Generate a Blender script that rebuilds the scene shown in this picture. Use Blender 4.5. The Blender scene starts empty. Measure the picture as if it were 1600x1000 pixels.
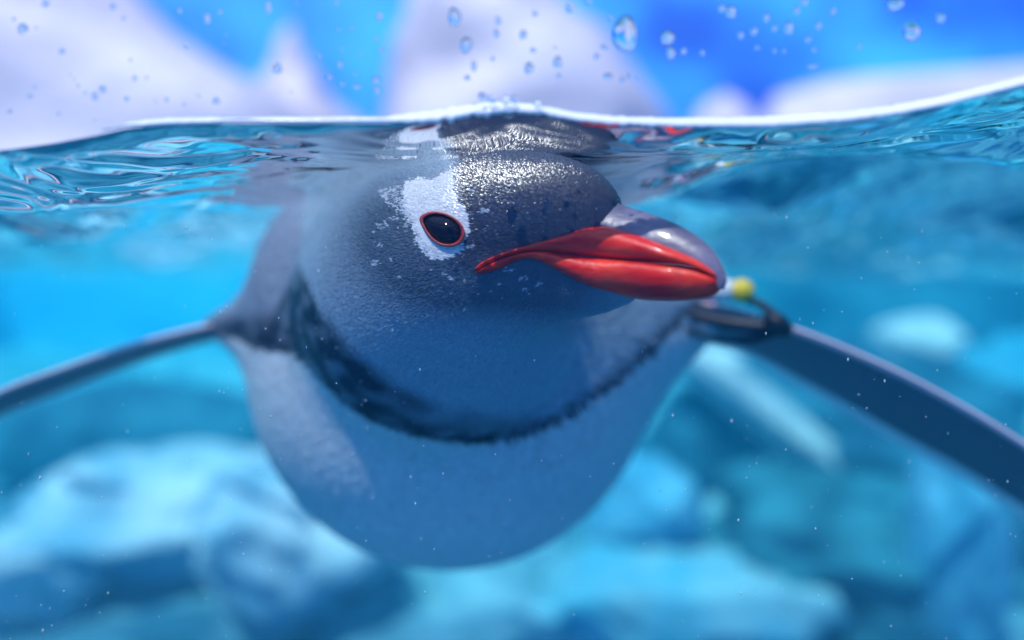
import bpy, math, random
import numpy as np
from mathutils import Vector, noise as mnoise

# ------------------------------------------------------------------ camera
RND = random.Random(7)
NR = np.random.default_rng(11)
sc = bpy.context.scene
col = sc.collection
FPX = 1244.4                      # focal length in photo pixels (28 mm on 36 mm)
PITCH = math.atan(50 / FPX)      # looking slightly down
CZ = -0.0560                      # lens just under the water level (z = 0)
GLASS_Y = 0.268                   # tank side of the window pane
cF = np.array([0, math.cos(PITCH), -math.sin(PITCH)])
cU = np.array([0, math.sin(PITCH), math.cos(PITCH)])
cX = np.array([1.0, 0, 0])
cC = np.array([0, 0, CZ])

cam_d = bpy.data.cameras.new('camera')
cam = bpy.data.objects.new('camera', cam_d)
col.objects.link(cam)
cam.location = cC
cam.rotation_euler = (math.pi / 2 - PITCH, 0, 0)
cam_d.lens = 28
cam_d.sensor_width = 36
cam_d.clip_start = 0.01
cam_d.clip_end = 600
cam_d.dof.use_dof = True
cam_d.dof.focus_distance = 0.312
cam_d.dof.aperture_fstop = 2.1
sc.camera = cam

# ------------------------------------------------------------------ sky, sun, exposure
SUN_ELEV, SUN_AZ = math.radians(60), math.radians(212)   # azimuth clockwise from +Y
wd = bpy.data.worlds.new('World')
sc.world = wd
wd.use_nodes = True
wn = wd.node_tree.nodes
sky = wn.new('ShaderNodeTexSky')
sky.sky_type = 'NISHITA'
sky.sun_disc = False
sky.sun_elevation = SUN_ELEV
sky.sun_rotation = SUN_AZ
sky.air_density = 1.0
sky.dust_density = 0.2
sky.ozone_density = 3.0
wd.node_tree.links.new(sky.outputs[0], wn['Background'].inputs[0])
wn['Background'].inputs[1].default_value = 0.15

sun_d = bpy.data.lights.new('sun', 'SUN')
sun_d.energy = 2.7
sun_d.angle = math.radians(0.5)
sun_d.color = (1.0, 0.975, 0.955)
sun = bpy.data.objects.new('sun', sun_d)
col.objects.link(sun)
sdir = Vector((math.sin(SUN_AZ) * math.cos(SUN_ELEV), math.cos(SUN_AZ) * math.cos(SUN_ELEV), math.sin(SUN_ELEV)))
sun.rotation_euler = sdir.to_track_quat('Z', 'Y').to_euler()
sun.location = (0, 0, 12)

sc.view_settings.view_transform = 'Standard'
sc.view_settings.look = 'None'
sc.view_settings.gamma = 1
sc.view_settings.use_curve_mapping = False
sc.view_settings.exposure = 1.32
cy = sc.cycles
cy.use_denoising = True
cy.max_bounces = 8
cy.transparent_max_bounces = 16
cy.transmission_bounces = 6
cy.glossy_bounces = 4
cy.diffuse_bounces = 3
cy.volume_bounces = 1
cy.sample_clamp_indirect = 6
cy.caustics_reflective = True
cy.caustics_refractive = True


# ------------------------------------------------------------------ helpers
def P(px, py, d):
    """photo pixel + depth along the lens axis -> world point"""
    return cC + d * (cF + (px - 800) / FPX * cX + (500 - py) / FPX * cU)


def PY(px, py, y):
    """photo pixel + distance y behind the camera -> world point"""
    r = cF + (px - 800) / FPX * cX + (500 - py) / FPX * cU
    return cC + r * (y / r[1])


def proj(V):
    q = np.asarray(V) - cC
    d = q @ cF
    return 800 + FPX * (q @ cX) / d, 500 - FPX * (q @ cU) / d, d


def tag(o, label=None, cat=None, group=None, kind=None):
    if label: o['label'] = label
    if cat: o['category'] = cat
    if group: o['group'] = group
    if kind: o['kind'] = kind
    return o


def mesh_obj(name, verts, faces, mat, parent=None, smooth=True, cols=None, link=True):
    me = bpy.data.meshes.new(name)
    verts = np.asarray(verts, dtype=np.float32)
    if isinstance(faces, np.ndarray):
        n = faces.shape[1]
        me.vertices.add(len(verts))
        me.vertices.foreach_set('co', verts.ravel())
        me.loops.add(faces.size)
        me.loops.foreach_set('vertex_index', faces.astype(np.int32).ravel())
        me.polygons.add(len(faces))
        me.polygons.foreach_set('loop_start', np.arange(0, faces.size, n, dtype=np.int32))
        me.polygons.foreach_set('loop_total', np.full(len(faces), n, dtype=np.int32))
        me.update(calc_edges=True)
    else:
        me.from_pydata([tuple(v) for v in verts], [], faces)
    if cols is not None:
        at = me.attributes.new('col', 'FLOAT_COLOR', 'POINT')
        c4 = np.ones((len(verts), 4), dtype=np.float32)
        c4[:, :3] = cols
        at.data.foreach_set('color', c4.ravel())
    if smooth:
        me.polygons.foreach_set('use_smooth', np.ones(len(me.polygons), dtype=bool))
    me.materials.append(mat)
    o = bpy.data.objects.new(name, me)
    if link: col.objects.link(o)
    if parent: o.parent = parent
    return o


def new_mat(name):
    m = bpy.data.materials.new(name)
    m.use_nodes = True
    nt = m.node_tree
    return m, nt, nt.nodes['Principled BSDF']


def pmat(name, base, rough=0.5, spec=0.5, var=0.0, scale=20, bump=0.0, bscale=80, base2=None, coat=0.0, detail=6):
    """Principled with a noise colour variation and fine bump"""
    m, nt, b = new_mat(name)
    b.inputs['Roughness'].default_value = rough
    b.inputs['Specular IOR Level'].default_value = spec
    b.inputs['Coat Weight'].default_value = coat
    tc = nt.nodes.new('ShaderNodeTexCoord')
    n = nt.nodes.new('ShaderNodeTexNoise')
    n.inputs['Scale'].default_value = scale
    n.inputs['Detail'].default_value = detail
    nt.links.new(tc.outputs['Object'], n.inputs['Vector'])
    r = nt.nodes.new('ShaderNodeValToRGB')
    b2 = base2 or tuple(max(0, c * (1 - var)) for c in base)
    r.color_ramp.elements[0].color = (*b2, 1)
    r.color_ramp.elements[1].color = (*base, 1)
    r.color_ramp.elements[0].position = 0.35
    r.color_ramp.elements[1].position = 0.62
    nt.links.new(n.outputs['Fac'], r.inputs[0])
    nt.links.new(r.outputs[0], b.inputs['Base Color'])
    if bump:
        n2 = nt.nodes.new('ShaderNodeTexNoise')
        n2.inputs['Scale'].default_value = bscale
        n2.inputs['Detail'].default_value = 5
        nt.links.new(tc.outputs['Object'], n2.inputs['Vector'])
        bp = nt.nodes.new('ShaderNodeBump')
        bp.inputs['Strength'].default_value = bump
        bp.inputs['Distance'].default_value = 0.5 / bscale
        nt.links.new(n2.outputs['Fac'], bp.inputs['Height'])
        nt.links.new(bp.outputs[0], b.inputs['Normal'])
    return m


def interp(x, pts):
    pts = sorted(pts)
    return np.interp(x, [p[0] for p in pts], [p[1] for p in pts])


def smoothstep(x, a, b):
    t = np.clip((x - a) / (b - a), 0, 1)
    return t * t * (3 - 2 * t)


def catmull(pts, n):
    pts = np.asarray(pts, float)
    L = np.r_[0, np.cumsum(np.linalg.norm(np.diff(pts, axis=0), axis=1))]
    t = np.linspace(0, L[-1], n)
    P0 = np.vstack([2 * pts[0] - pts[1], pts, 2 * pts[-1] - pts[-2]])
    i = np.clip(np.searchsorted(L, t, side='right') - 1, 0, len(pts) - 2)
    u = ((t - L[i]) / (L[i + 1] - L[i]))[:, None]
    a, b, c, d = P0[i], P0[i + 1], P0[i + 2], P0[i + 3]
    return 0.5 * (2 * b + (c - a) * u + (2 * a - 5 * b + 4 * c - d) * u ** 2 + (3 * b - a - 3 * c + d) * u ** 3)


def fbm(V, scale, octs=4, seed=0.0):
    out = np.empty(len(V))
    for i, v in enumerate(V):
        out[i] = mnoise.fractal(Vector((v[0] * scale + seed, v[1] * scale - seed, v[2] * scale + 2 * seed)), 0.9, 2.1, octs)
    return out


def grid_faces(nu, nv, wrap_v=False):
    i, j = np.meshgrid(np.arange(nu - 1), np.arange(nv if wrap_v else nv - 1), indexing='ij')
    j2 = (j + 1) % nv
    return np.stack([i * nv + j, (i + 1) * nv + j, (i + 1) * nv + j2, i * nv + j2], -1).reshape(-1, 4)


# ------------------------------------------------------------------ materials
M_sheet, nt, b = new_mat('water_surface')          # thin air/water boundary: Fresnel mirror over clear water
nt.nodes.remove(b)
fr = nt.nodes.new('ShaderNodeFresnel'); fr.inputs['IOR'].default_value = 1.333
tr = nt.nodes.new('ShaderNodeBsdfTransparent')
gl = nt.nodes.new('ShaderNodeBsdfAnisotropic'); gl.inputs['Roughness'].default_value = 0.03
gl.inputs['Color'].default_value = (1, 1, 1, 1)
mx = nt.nodes.new('ShaderNodeMixShader')
tc = nt.nodes.new('ShaderNodeTexCoord')
mp = nt.nodes.new('ShaderNodeMapping'); mp.inputs['Scale'].default_value = (1, 1.0, 1)
ns = nt.nodes.new('ShaderNodeTexNoise'); ns.inputs['Scale'].default_value = 19; ns.inputs['Detail'].default_value = 2
ns.inputs['Distortion'].default_value = 0.6
bp = nt.nodes.new('ShaderNodeBump'); bp.inputs['Strength'].default_value = 1.0; bp.inputs["Distance"].default_value = 0.012
nt.links.new(tc.outputs['Object'], mp.inputs[0]); nt.links.new(mp.outputs[0], ns.inputs['Vector'])
nt.links.new(ns.outputs['Fac'], bp.inputs['Height'])
nt.links.new(bp.outputs[0], gl.inputs['Normal'])
nt.links.new(fr.outputs[0], mx.inputs[0]); nt.links.new(tr.outputs[0], mx.inputs[1]); nt.links.new(gl.outputs[0], mx.inputs[2])
nt.links.new(mx.outputs[0], nt.nodes['Material Output'].inputs[0])

M_pane, nt, b = new_mat('window_glass')            # clear pane with a faint mirror reflection
nt.nodes.remove(b)
fr = nt.nodes.new('ShaderNodeFresnel'); fr.inputs['IOR'].default_value = 1.5
ml = nt.nodes.new('ShaderNodeMath'); ml.operation = 'MULTIPLY'; ml.inputs[1].default_value = 0.5
tr = nt.nodes.new('ShaderNodeBsdfTransparent'); tr.inputs[0].default_value = (0.985, 0.995, 1, 1)
gl = nt.nodes.new('ShaderNodeBsdfAnisotropic'); gl.inputs['Roughness'].default_value = 0.0
mx = nt.nodes.new('ShaderNodeMixShader')
nt.links.new(fr.outputs[0], ml.inputs[0]); nt.links.new(ml.outputs[0], mx.inputs[0])
nt.links.new(tr.outputs[0], mx.inputs[1]); nt.links.new(gl.outputs[0], mx.inputs[2])
nt.links.new(mx.outputs[0], nt.nodes['Material Output'].inputs[0])

M_watervol, nt, b = new_mat('pool_water_volume')
nt.nodes.remove(b)
va = nt.nodes.new('ShaderNodeVolumeAbsorption')
va.inputs['Color'].default_value = (0.0, 0.87, 0.965, 1); va.inputs['Density'].default_value = 0.62
vs_ = nt.nodes.new('ShaderNodeVolumeScatter')
vs_.inputs['Color'].default_value = (0.05, 0.55, 0.88, 1); vs_.inputs['Density'].default_value = 0.26
vs_.inputs['Anisotropy'].default_value = 0.3
ad = nt.nodes.new('ShaderNodeAddShader')
nt.links.new(va.outputs[0], ad.inputs[0]); nt.links.new(vs_.outputs[0], ad.inputs[1])
nt.links.new(ad.outputs[0], nt.nodes['Material Output'].inputs['Volume'])

M_drop, nt, b = new_mat('water_drop')
nt.nodes.remove(b)
g = nt.nodes.new('ShaderNodeBsdfGlass'); g.inputs['IOR'].default_value = 1.333; g.inputs['Roughness'].default_value = 0.0
nt.links.new(g.outputs[0], nt.nodes['Material Output'].inputs[0])

M_glint, nt, b = new_mat('glint_white')
b.inputs['Base Color'].default_value = (0.9, 0.9, 0.93, 1)
b.inputs['Roughness'].default_value = 0.12
b.inputs['Transmission Weight'].default_value = 0.0
b.inputs['IOR'].default_value = 1.33


def plumage_mat(name, rough, spec, bump, sheen=0.0, coat=0.0):
    m, nt, b = new_mat(name)
    a = nt.nodes.new('ShaderNodeAttribute'); a.attribute_name = 'col'
    nt.links.new(a.outputs['Color'], b.inputs['Base Color'])
    b.inputs['Roughness'].default_value = rough
    b.inputs['Specular IOR Level'].default_value = spec
    b.inputs['Sheen Weight'].default_value = sheen
    b.inputs['Coat Weight'].default_value = coat; b.inputs['Coat Roughness'].default_value = 0.22; b.inputs['Coat IOR'].default_value = 1.8
    if bump:
        tc = nt.nodes.new('ShaderNodeTexCoord')
        n = nt.nodes.new('ShaderNodeTexNoise'); n.inputs['Scale'].default_value = 420; n.inputs['Detail'].default_value = 3
        bp = nt.nodes.new('ShaderNodeBump'); bp.inputs['Strength'].default_value = bump; bp.inputs['Distance'].default_value = 0.001
        nt.links.new(tc.outputs['Object'], n.inputs['Vector']); nt.links.new(n.outputs['Fac'], bp.inputs['Height'])
        nt.links.new(bp.outputs[0], b.inputs['Normal'])
    return m


M_skin = plumage_mat('penguin_plumage', 0.55, 0.4, 0.35)
M_feather = plumage_mat('penguin_feathers', 0.40, 0.28, 0.0)
_nt = M_feather.node_tree
_wa = _nt.nodes.new('ShaderNodeAttribute'); _wa.attribute_name = 'wet'
_nt.links.new(_wa.outputs['Fac'], _nt.nodes['Principled BSDF'].inputs['Coat Weight'])
M_eye = pmat('eye_dark', (0.012, 0.010, 0.018), 0.08, 0.25, 0.3, 300)
M_lid = pmat('eyelid_red', (0.42, 0.05, 0.045), 0.4, 0.5, 0.4, 900, 0.3, 1500)
M_red = pmat('bill_red', (0.98, 0.055, 0.022), 0.32, 0.3, 0.0, 70, 0.25, 420, base2=(0.80, 0.014, 0.010), coat=0.1)
M_culmen = pmat('bill_horn', (0.22, 0.19, 0.27), 0.34, 0.5, 0.0, 60, 0.15, 420, base2=(0.12, 0.10, 0.16), coat=0.4)
M_strap = pmat('black_strap', (0.012, 0.012, 0.02), 0.45, 0.4, 0.3, 200)
M_yellow = pmat('yellow_plastic', (0.85, 0.60, 0.02), 0.3, 0.5, 0.1, 200)
M_white = pmat('white_plastic', (0.8, 0.8, 0.82), 0.3, 0.5, 0.05, 200)
M_purple = pmat('purple_plastic', (0.12, 0.03, 0.35), 0.3, 0.5, 0.1, 200)
M_bluewall = pmat('blue_wall_paint', (0.045, 0.40, 0.86), 0.6, 0.3, 0.0, 0.55, base2=(0.012, 0.10, 0.46), detail=2)
M_ice = pmat('white_ice_render', (0.34, 0.33, 0.41), 0.55, 0.4, 0.0, 1.2, 0.4, 6, base2=(0.31, 0.315, 0.41), detail=3)
M_poolwall = pmat('cyan_pool_paint', (0.24, 0.60, 0.84), 0.6, 0.3, 0.0, 1.3, 0.15, 20, base2=(0.06, 0.38, 0.80), detail=3)
M_floor = pmat('pool_floor_render', (0.28, 0.45, 0.56), 0.75, 0.2, 0.0, 4.5, 0.5, 30, base2=(0.05, 0.18, 0.27), detail=5)
M_darkfloor = pmat('dark_reflected_floor', (0.02, 0.09, 0.15), 0.8, 0.2, 0.0, 3, 0.3, 30, base2=(0.008, 0.04, 0.08))
M_ground = pmat('blue_bounce_paving', (0.04, 0.24, 0.44), 0.8, 0.2, 0.3, 3, 0.2, 30)  # unseen ground coloured blue to bounce blue light on the bird


# ------------------------------------------------------------------ setting
def box(name, lo, hi, mat, parent=None):
    x0, y0, z0 = lo; x1, y1, z1 = hi
    v = [(x0, y0, z0), (x1, y0, z0), (x1, y1, z0), (x0, y1, z0), (x0, y0, z1), (x1, y0, z1), (x1, y1, z1), (x0, y1, z1)]
    f = [(0, 3, 2, 1), (4, 5, 6, 7), (0, 1, 5, 4), (1, 2, 6, 5), (2, 3, 7, 6), (3, 0, 4, 7)]
    return mesh_obj(name, v, f, mat, parent, smooth=False)


POOL_X, POOL_Y, POOL_Z = 3.0, 4.6, -1.0
g = mesh_obj('ground', [(-150, -150, -1.30), (150, -150, -1.30), (150, 150, -1.30), (-150, 150, -1.30)], [(0, 1, 2, 3)], M_ground)
tag(g, 'unseen paving around the penguin pool, tinted blue to bounce blue light', kind='structure')

# pool floor: one moulded sheet with lumps and hollows
nx, ny = 260, 200
xs = np.linspace(-POOL_X, POOL_X, nx); ys = np.linspace(1.0, POOL_Y, ny)
X, Y = np.meshgrid(xs, ys, indexing='ij')
V = np.stack([X.ravel(), Y.ravel(), np.zeros(nx * ny)], 1)
n1 = fbm(V, 0.9, 3, 3.1); n2 = fbm(V, 3.2, 4, 9.7); n3 = fbm(V, 1.7, 3, 21.3)
V[:, 2] = -0.66 + 0.13 * np.clip(V[:, 1] - 1.2, 0, 2.2) + 0.07 * n1 + 0.045 * n2 - 0.13 * np.exp(-(n3 / 0.045) ** 2)
V[:, 2] -= 0.6 * (1 - smoothstep(V[:, 1], 1.0, 1.17))
pf = mesh_obj('pool_floor', V, grid_faces(nx, ny), M_floor)
tag(pf, 'lumpy pale turquoise rock bed of the pool with dark cracks', kind='structure')
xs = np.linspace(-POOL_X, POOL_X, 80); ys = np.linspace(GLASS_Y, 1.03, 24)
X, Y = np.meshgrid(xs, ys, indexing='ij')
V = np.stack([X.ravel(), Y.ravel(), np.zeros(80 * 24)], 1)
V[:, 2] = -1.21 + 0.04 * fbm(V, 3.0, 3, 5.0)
pt = mesh_obj('added_dark_floor', V, grid_faces(80, 24), M_darkfloor)  # added out of view so the ripples mirror something dark
tag(pt, 'unseen dark floor sheet added along the glass to darken ripple reflections', kind='structure')

pw = box('pool_wall', (-POOL_X - 0.2, POOL_Y, -1.3), (POOL_X + 0.2, POOL_Y + 0.25, 0.10), M_poolwall)
tag(pw, 'bright cyan painted far wall of the pool behind the penguin', 'wall')
pl_ = box('pool_wall', (-POOL_X - 0.22, GLASS_Y, -1.3), (-POOL_X, POOL_Y - 0.002, 0.098), M_poolwall)
tag(pl_, 'cyan painted side wall of the pool by the long white ice slope', 'wall')
pr_ = box('pool_wall', (POOL_X, GLASS_Y, -1.3), (POOL_X + 0.22, POOL_Y - 0.002, 0.098), M_poolwall)
tag(pr_, 'cyan painted side wall of the pool by the low white ice bank', 'wall')

bw = box('backdrop_wall', (-11, 9.0, -1.3), (11, 9.3, 5.2), M_bluewall)
tag(bw, 'vivid blue painted wall behind the white ice cliffs', 'wall')
for lo, hi, lab in (((-11.3, -7, -1.3), (-11, 9.3, 5.19), 'unseen blue bounce wall added beyond the broad white ice slope'),
                    ((11, -7, -1.3), (11.3, 9.3, 5.19), 'unseen blue bounce wall added beyond the low white ice bank'),
                    ((-11.3, -7.3, -1.3), (11.3, -7.003, 5.18), 'unseen blue bounce wall added facing the glass pane')):
    tag(box('blue_bounce_wall', lo, hi, M_bluewall), lab, 'wall')  # unseen walls added to light the bird blue and hide pale horizon


def ice(name, label, y, levels, depth, seed):
    """rounded ice mass lofted from horizontal sections; levels = (py, left px, right px) seen at distance y"""
    levels = sorted(levels, key=lambda l: -l[0])
    pys = np.linspace(levels[0][0], levels[-1][0], 26)
    L = interp(pys, [(l[0], l[1]) for l in levels]); R = interp(pys, [(l[0], l[2]) for l in levels])
    nv = 44
    rows = []
    for k, (py, l, r) in enumerate(zip(pys, L, R)):
        a = PY(l, py, y); c = PY(r, py, y)
        cx, hw, z = (a[0] + c[0]) / 2, max((c[0] - a[0]) / 2, 0.02), a[2]
        hd = depth * (0.45 + 0.55 * min(1, hw / 0.6)) * (1 - 0.45 * k / len(pys))
        for j in range(nv):
            t = 2 * math.pi * j / nv
            ct, st = math.cos(t), math.sin(t)
            rows.append((cx + hw * abs(ct) ** 0.8 * (1 if ct > 0 else -1), y + depth * 0.4 * k / len(pys) + hd * abs(st) ** 0.8 * (1 if st > 0 else -1), z))
    V = np.array(rows)
    nn = fbm(V, 2.0, 4, seed)
    ctr = V.reshape(-1, nv, 3).mean(1).repeat(nv, 0)
    out = V - ctr; out /= np.linalg.norm(out, axis=1)[:, None] + 1e-6
    V = V + out * (nn * 0.13 + fbm(V, 0.9, 2, seed + 3) * 0.16)[:, None]
    f = [tuple(q) for q in grid_faces(26, nv, True)[:, ::-1]]
    f.append(tuple(range(25 * nv, 26 * nv)))
    o = mesh_obj(name, V, f, M_ice)
    return tag(o, label, 'ice cliff', 'white ice cliffs around the pool')


ice('ice_cliff', 'broad white ice slope rising beside the slim ice peak', 6.0,
    [(560, -700, 520), (190, -650, 500), (150, -640, 440), (120, -620, 385), (90, -600, 320), (30, -560, 245), (-60, -500, 160), (-220, -380, 60), (-300, -200, -40)], 0.9, 1.3)
ice('ice_cliff', 'slim white pointed ice peak against the blue wall', 6.6,
    [(560, 330, 600), (200, 340, 560), (150, 370, 520), (100, 400, 490), (60, 418, 476), (40, 428, 468), (30, 438, 460)], 0.5, 4.2)
ice('ice_cliff', 'tall white ice block rising behind the penguin head', 6.1,
    [(560, 540, 1120), (190, 585, 1050), (130, 596, 1010), (60, 610, 965), (0, 625, 900), (-100, 640, 850), (-220, 680, 800)], 0.8, 7.7)
ice('ice_cliff', 'low long white ice bank under the darker blue wall', 6.2,
    [(560, 1180, 2100), (200, 1200, 2060), (165, 1212, 2040), (135, 1235, 2000), (118, 1290, 1940), (108, 1480, 1800), (100, 1560, 1700)], 0.7, 2.6)
ice('ice_cliff', 'small white ice hump between tall block and long bank', 6.9,
    [(560, 1030, 1230), (210, 1060, 1200), (165, 1085, 1180), (145, 1110, 1160), (138, 1130, 1148)], 0.4, 5.9)

# ------------------------------------------------------------------ water surface and body of water
WL = [(-900, 262), (-300, 250), (0, 233), (80, 222), (150, 209), (200, 198), (260, 193), (350, 191), (600, 191), (680, 184), (740, 174),
      (790, 170), (840, 174), (900, 186), (960, 192), (1060, 195), (1200, 194), (1320, 186), (1400, 176), (1480, 161), (1600, 131),
      (1800, 92), (2300, 80)]


def water_line_z(x):
    px = 800 + x / GLASS_Y * FPX * 0.9928
    for _ in range(2):
        py = np.interp(px, [w[0] for w in WL], [w[1] for w in WL])
        r = cF[1] + (500 - py) / FPX * cU[1]
        px = 800 + x * r / GLASS_Y * FPX
    py = np.interp(px, [w[0] for w in WL], [w[1] for w in WL])
    r = cF[None, :] + ((500 - py) / FPX)[:, None] * cU[None, :]
    return CZ + r[:, 2] * GLASS_Y / r[:, 1]


def waves(x, y):
    d = y - GLASS_Y
    z = water_line_z(x)
    # smooth the profile with distance
    z = z * np.exp(-(d / 0.30) ** 2)
    amp = smoothstep(d, 0.0, 0.15)
    k = [(23, 8, 0.0019, 0.3), (-11, 19, 0.0032, 1.9), (7, 31, 0.0024, 4.0), (26, 30, 0.0013, 2.2), (-31, 27, 0.0012, 0.7), (4.5, 9.5, 0.0045, 1.1), (-5.5, 6.0, 0.0035, 5.0), (15, 52, 0.0010, 2.9)]
    w = 0
    for kx, ky, a, ph in k:
        w = w + a * np.sin(kx * x + ky * y + ph + 0.8 * np.sin(3.1 * x + 2.3 * y + ph))
    curl = 0.0035 * np.exp(-d / 0.006)       # meniscus climbing the pane
    return z + amp * w * 3.0 * (1 + 0.6 * smoothstep(x, 0.05, 0.3)) * (0.35 + 0.65 * np.exp(-d / 0.9)) + curl - 0.0035


u = np.linspace(-1, 1, 441)
gx = np.sinh(3.0 * u) / np.sinh(3.0) * POOL_X
v = np.linspace(0, 1, 420)
gy = GLASS_Y + 0.0006 + (POOL_Y - GLASS_Y - 0.001) * (np.exp(6.2 * v) - 1) / (np.exp(6.2) - 1)
X, Y = np.meshgrid(gx, gy, indexing='ij')
Z = waves(X.ravel(), Y.ravel())
V = np.stack([X.ravel(), Y.ravel(), Z], 1)
ws = mesh_obj('water', V, grid_faces(len(gx), len(gy)), M_sheet)
tag(ws, 'rippled water surface of the pool meeting the glass', kind='structure')

# body of water below the surface, volume only
sub_i = np.arange(0, 441, 8); sub_j = np.arange(0, 420, 8); sub_j[-1] = 419
A = V.reshape(441, 420, 3)[sub_i][:, sub_j].copy(); A[..., 2] -= 0.002
na, nb = A.shape[:2]
top = A.reshape(-1, 3); bot = top.copy(); bot[:, 2] = -1.25
HV = np.vstack([top, bot]); nt_ = na * nb
F = [tuple(q) for q in grid_faces(na, nb)] + [tuple(q[::-1] + nt_) for q in grid_faces(na, nb)]
def idx(i, j): return i * nb + j
for i in range(na - 1):
    for j, rev in ((0, False), (nb - 1, True)):
        q = (idx(i, j), idx(i + 1, j), idx(i + 1, j) + nt_, idx(i, j) + nt_)
        F.append(q[::-1] if not rev else q)
for j in range(nb - 1):
    for i, rev in ((0, True), (na - 1, False)):
        q = (idx(i, j), idx(i, j + 1), idx(i, j + 1) + nt_, idx(i, j) + nt_)
        F.append(q[::-1] if not rev else q)
hz = mesh_obj('water_volume', HV, F, M_watervol, smooth=False)
tag(hz, 'clear blue water filling the pool under its surface', kind='stuff')

# white bead for the meniscus glint, its brightness put into colour and slope
bx = np.linspace(-0.137, 0.42, 900)
bz = water_line_z(bx)
pxs = 800 + bx / GLASS_Y * FPX
th = np.interp(pxs, [150, 190, 230, 330, 380, 430, 560, 600, 640, 700, 760, 850, 1000, 1250, 1500, 1700, 2600],
               [0.1, 0.35, 0.9, 0.9, 0.35, 0.7, 0.75, 0.6, 1.5, 1.7, 1.7, 1.2, 1.2, 1.5, 1.3, 1.2, 1.0]) * 0.0015
jag = np.array([mnoise.noise(Vector((p * 0.09, 0, 3.0))) for p in pxs]) * np.interp(pxs, [200, 600, 660, 1000, 1060, 1400], [0.3, 0.15, 0.45, 0.45, 0.12, 0.2])
th = th * (1 + jag)
rows = []
for x, z, t in zip(bx, bz, th):
    for cy_, cz_ in ((0.0004, -1.0), (0.0002, -0.6), (0.0008, -0.1), (0.0018, 0.45), (0.0030, 0.9), (0.0040, 1.0), (0.0048, 0.7), (0.0050, 0.0), (0.0042, -0.6), (0.0022, -1.0)):
        rows.append((x, GLASS_Y + cy_ * (0.4 + 400 * t), z + 0.0013 + t * cz_))
bead = mesh_obj('meniscus_glint', rows, grid_faces(len(bx), 10, True)[:, ::-1], M_glint)
tag(bead, 'thin white strip painted as the meniscus glint along the glass', kind='stuff')

# the window pane
pane = box('glass_pane', (-POOL_X - 0.2, GLASS_Y - 0.012, -1.29), (POOL_X + 0.2, GLASS_Y - 0.0004, 1.6), M_pane)
tag(pane, 'clear wet glass pane of the pool in front of the penguin', 'glass pane')

# ------------------------------------------------------------------ rocks under water
def rock(label, px, py, y, rx, ry, rz, seed, mat, rough=0.22, rot=0.0, tilt=0.0, name='boulder', cat='rock'):
    c = PY(px, py, y)
    nu, nv = 28, 40
    rows = []
    for i in range(nu):
        t = math.pi * i / (nu - 1)
        for j in range(nv):
            p = 2 * math.pi * j / nv
            rows.append((math.sin(t) * math.cos(p), math.sin(t) * math.sin(p), math.cos(t)))
    U = np.array(rows)
    n = fbm(U, 1.1, 4, seed) * rough * 1.25 - np.abs(fbm(U, 2.2, 4, seed + 4)) * rough * 1.1 + rough * 0.25
    V = U * (1 + n)[:, None] * np.array([rx, ry, rz])
    o = mesh_obj(name, V, grid_faces(nu, nv, True), mat)
    o.location = c; o.rotation_euler = (0, tilt, rot)
    return tag(o, label, cat, 'boulders on the pool floor')


M_rockA = pmat('pale_rock', (0.58, 0.58, 0.68), 0.8, 0.2, 0.0, 5, 0.6, 26, base2=(0.12, 0.28, 0.44), detail=5)
M_rockB = pmat('cyan_rock', (0.14, 0.36, 0.54), 0.8, 0.2, 0.0, 6, 0.6, 26, base2=(0.05, 0.26, 0.44), detail=5)
M_rockB2 = pmat('light_cyan_rock', (0.24, 0.40, 0.50), 0.8, 0.2, 0.0, 7, 0.6, 26, base2=(0.06, 0.30, 0.46), detail=5)
M_rockC = pmat('teal_rock', (0.03, 0.14, 0.22), 0.85, 0.2, 0.0, 6, 0.6, 26, base2=(0.010, 0.05, 0.10), detail=5)
M_rockE = pmat('white_rock', (0.62, 0.60, 0.66), 0.8, 0.2, 0.0, 8, 0.5, 26, base2=(0.42, 0.44, 0.52), detail=4)
M_rockD = pmat('green_rock', (0.04, 0.20, 0.28), 0.85, 0.2, 0.0, 5, 0.6, 26, base2=(0.012, 0.08, 0.12), detail=5)
rock('wide pale flat-topped boulder below the edge-on flipper', 290, 800, 1.6, 0.30, 0.28, 0.12, 1.0, M_rockA)
rock('pale rounded boulder tucked under the penguin belly side', 455, 830, 1.45, 0.17, 0.22, 0.14, 2.0, M_rockA)
rock('small pale boulder apart from the wide flat-topped one', 65, 880, 1.4, 0.12, 0.14, 0.09, 3.0, M_rockA)
rock('low dark teal boulder beneath the penguin belly', 490, 925, 1.5, 0.13, 0.12, 0.06, 5.0, M_rockC)
rock('large pale cyan boulder spread below the banded flipper', 1060, 950, 1.45, 0.27, 0.25, 0.10, 7.0, M_rockB2)
rock('round cyan boulder beside the penguin flank', 1010, 800, 1.6, 0.11, 0.15, 0.11, 8.0, M_rockB)
rock('broad deep teal boulder hollowed by dark pits', 1270, 850, 1.6, 0.24, 0.22, 0.16, 9.0, M_rockD, 0.35)
rock('dark teal boulder standing behind the banded flipper', 1330, 680, 2.1, 0.42, 0.3, 0.22, 10.0, M_rockC, 0.3)
rock('upright blue rock column next to the dark hollow', 1490, 900, 1.35, 0.06, 0.12, 0.26, 11.0, M_rockB, 0.2)
rock('dark teal boulder behind the upright rock column', 1620, 900, 1.6, 0.16, 0.2, 0.2, 12.0, M_rockC, 0.3)
rock('long sloping pale ledge rock under the banded flipper', 1222, 668, 1.9, 0.38, 0.10, 0.05, 13.0, M_rockE, 0.12, tilt=math.radians(39))
rock('sunlit white rounded rock at the head of the ledge', 1110, 572, 2.0, 0.085, 0.08, 0.055, 14.0, M_rockE, 0.12)
rock('dark blue boulder carrying the sunlit white rounded rock', 1120, 705, 2.08, 0.20, 0.16, 0.20, 18.0, M_rockC, 0.2)
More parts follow.
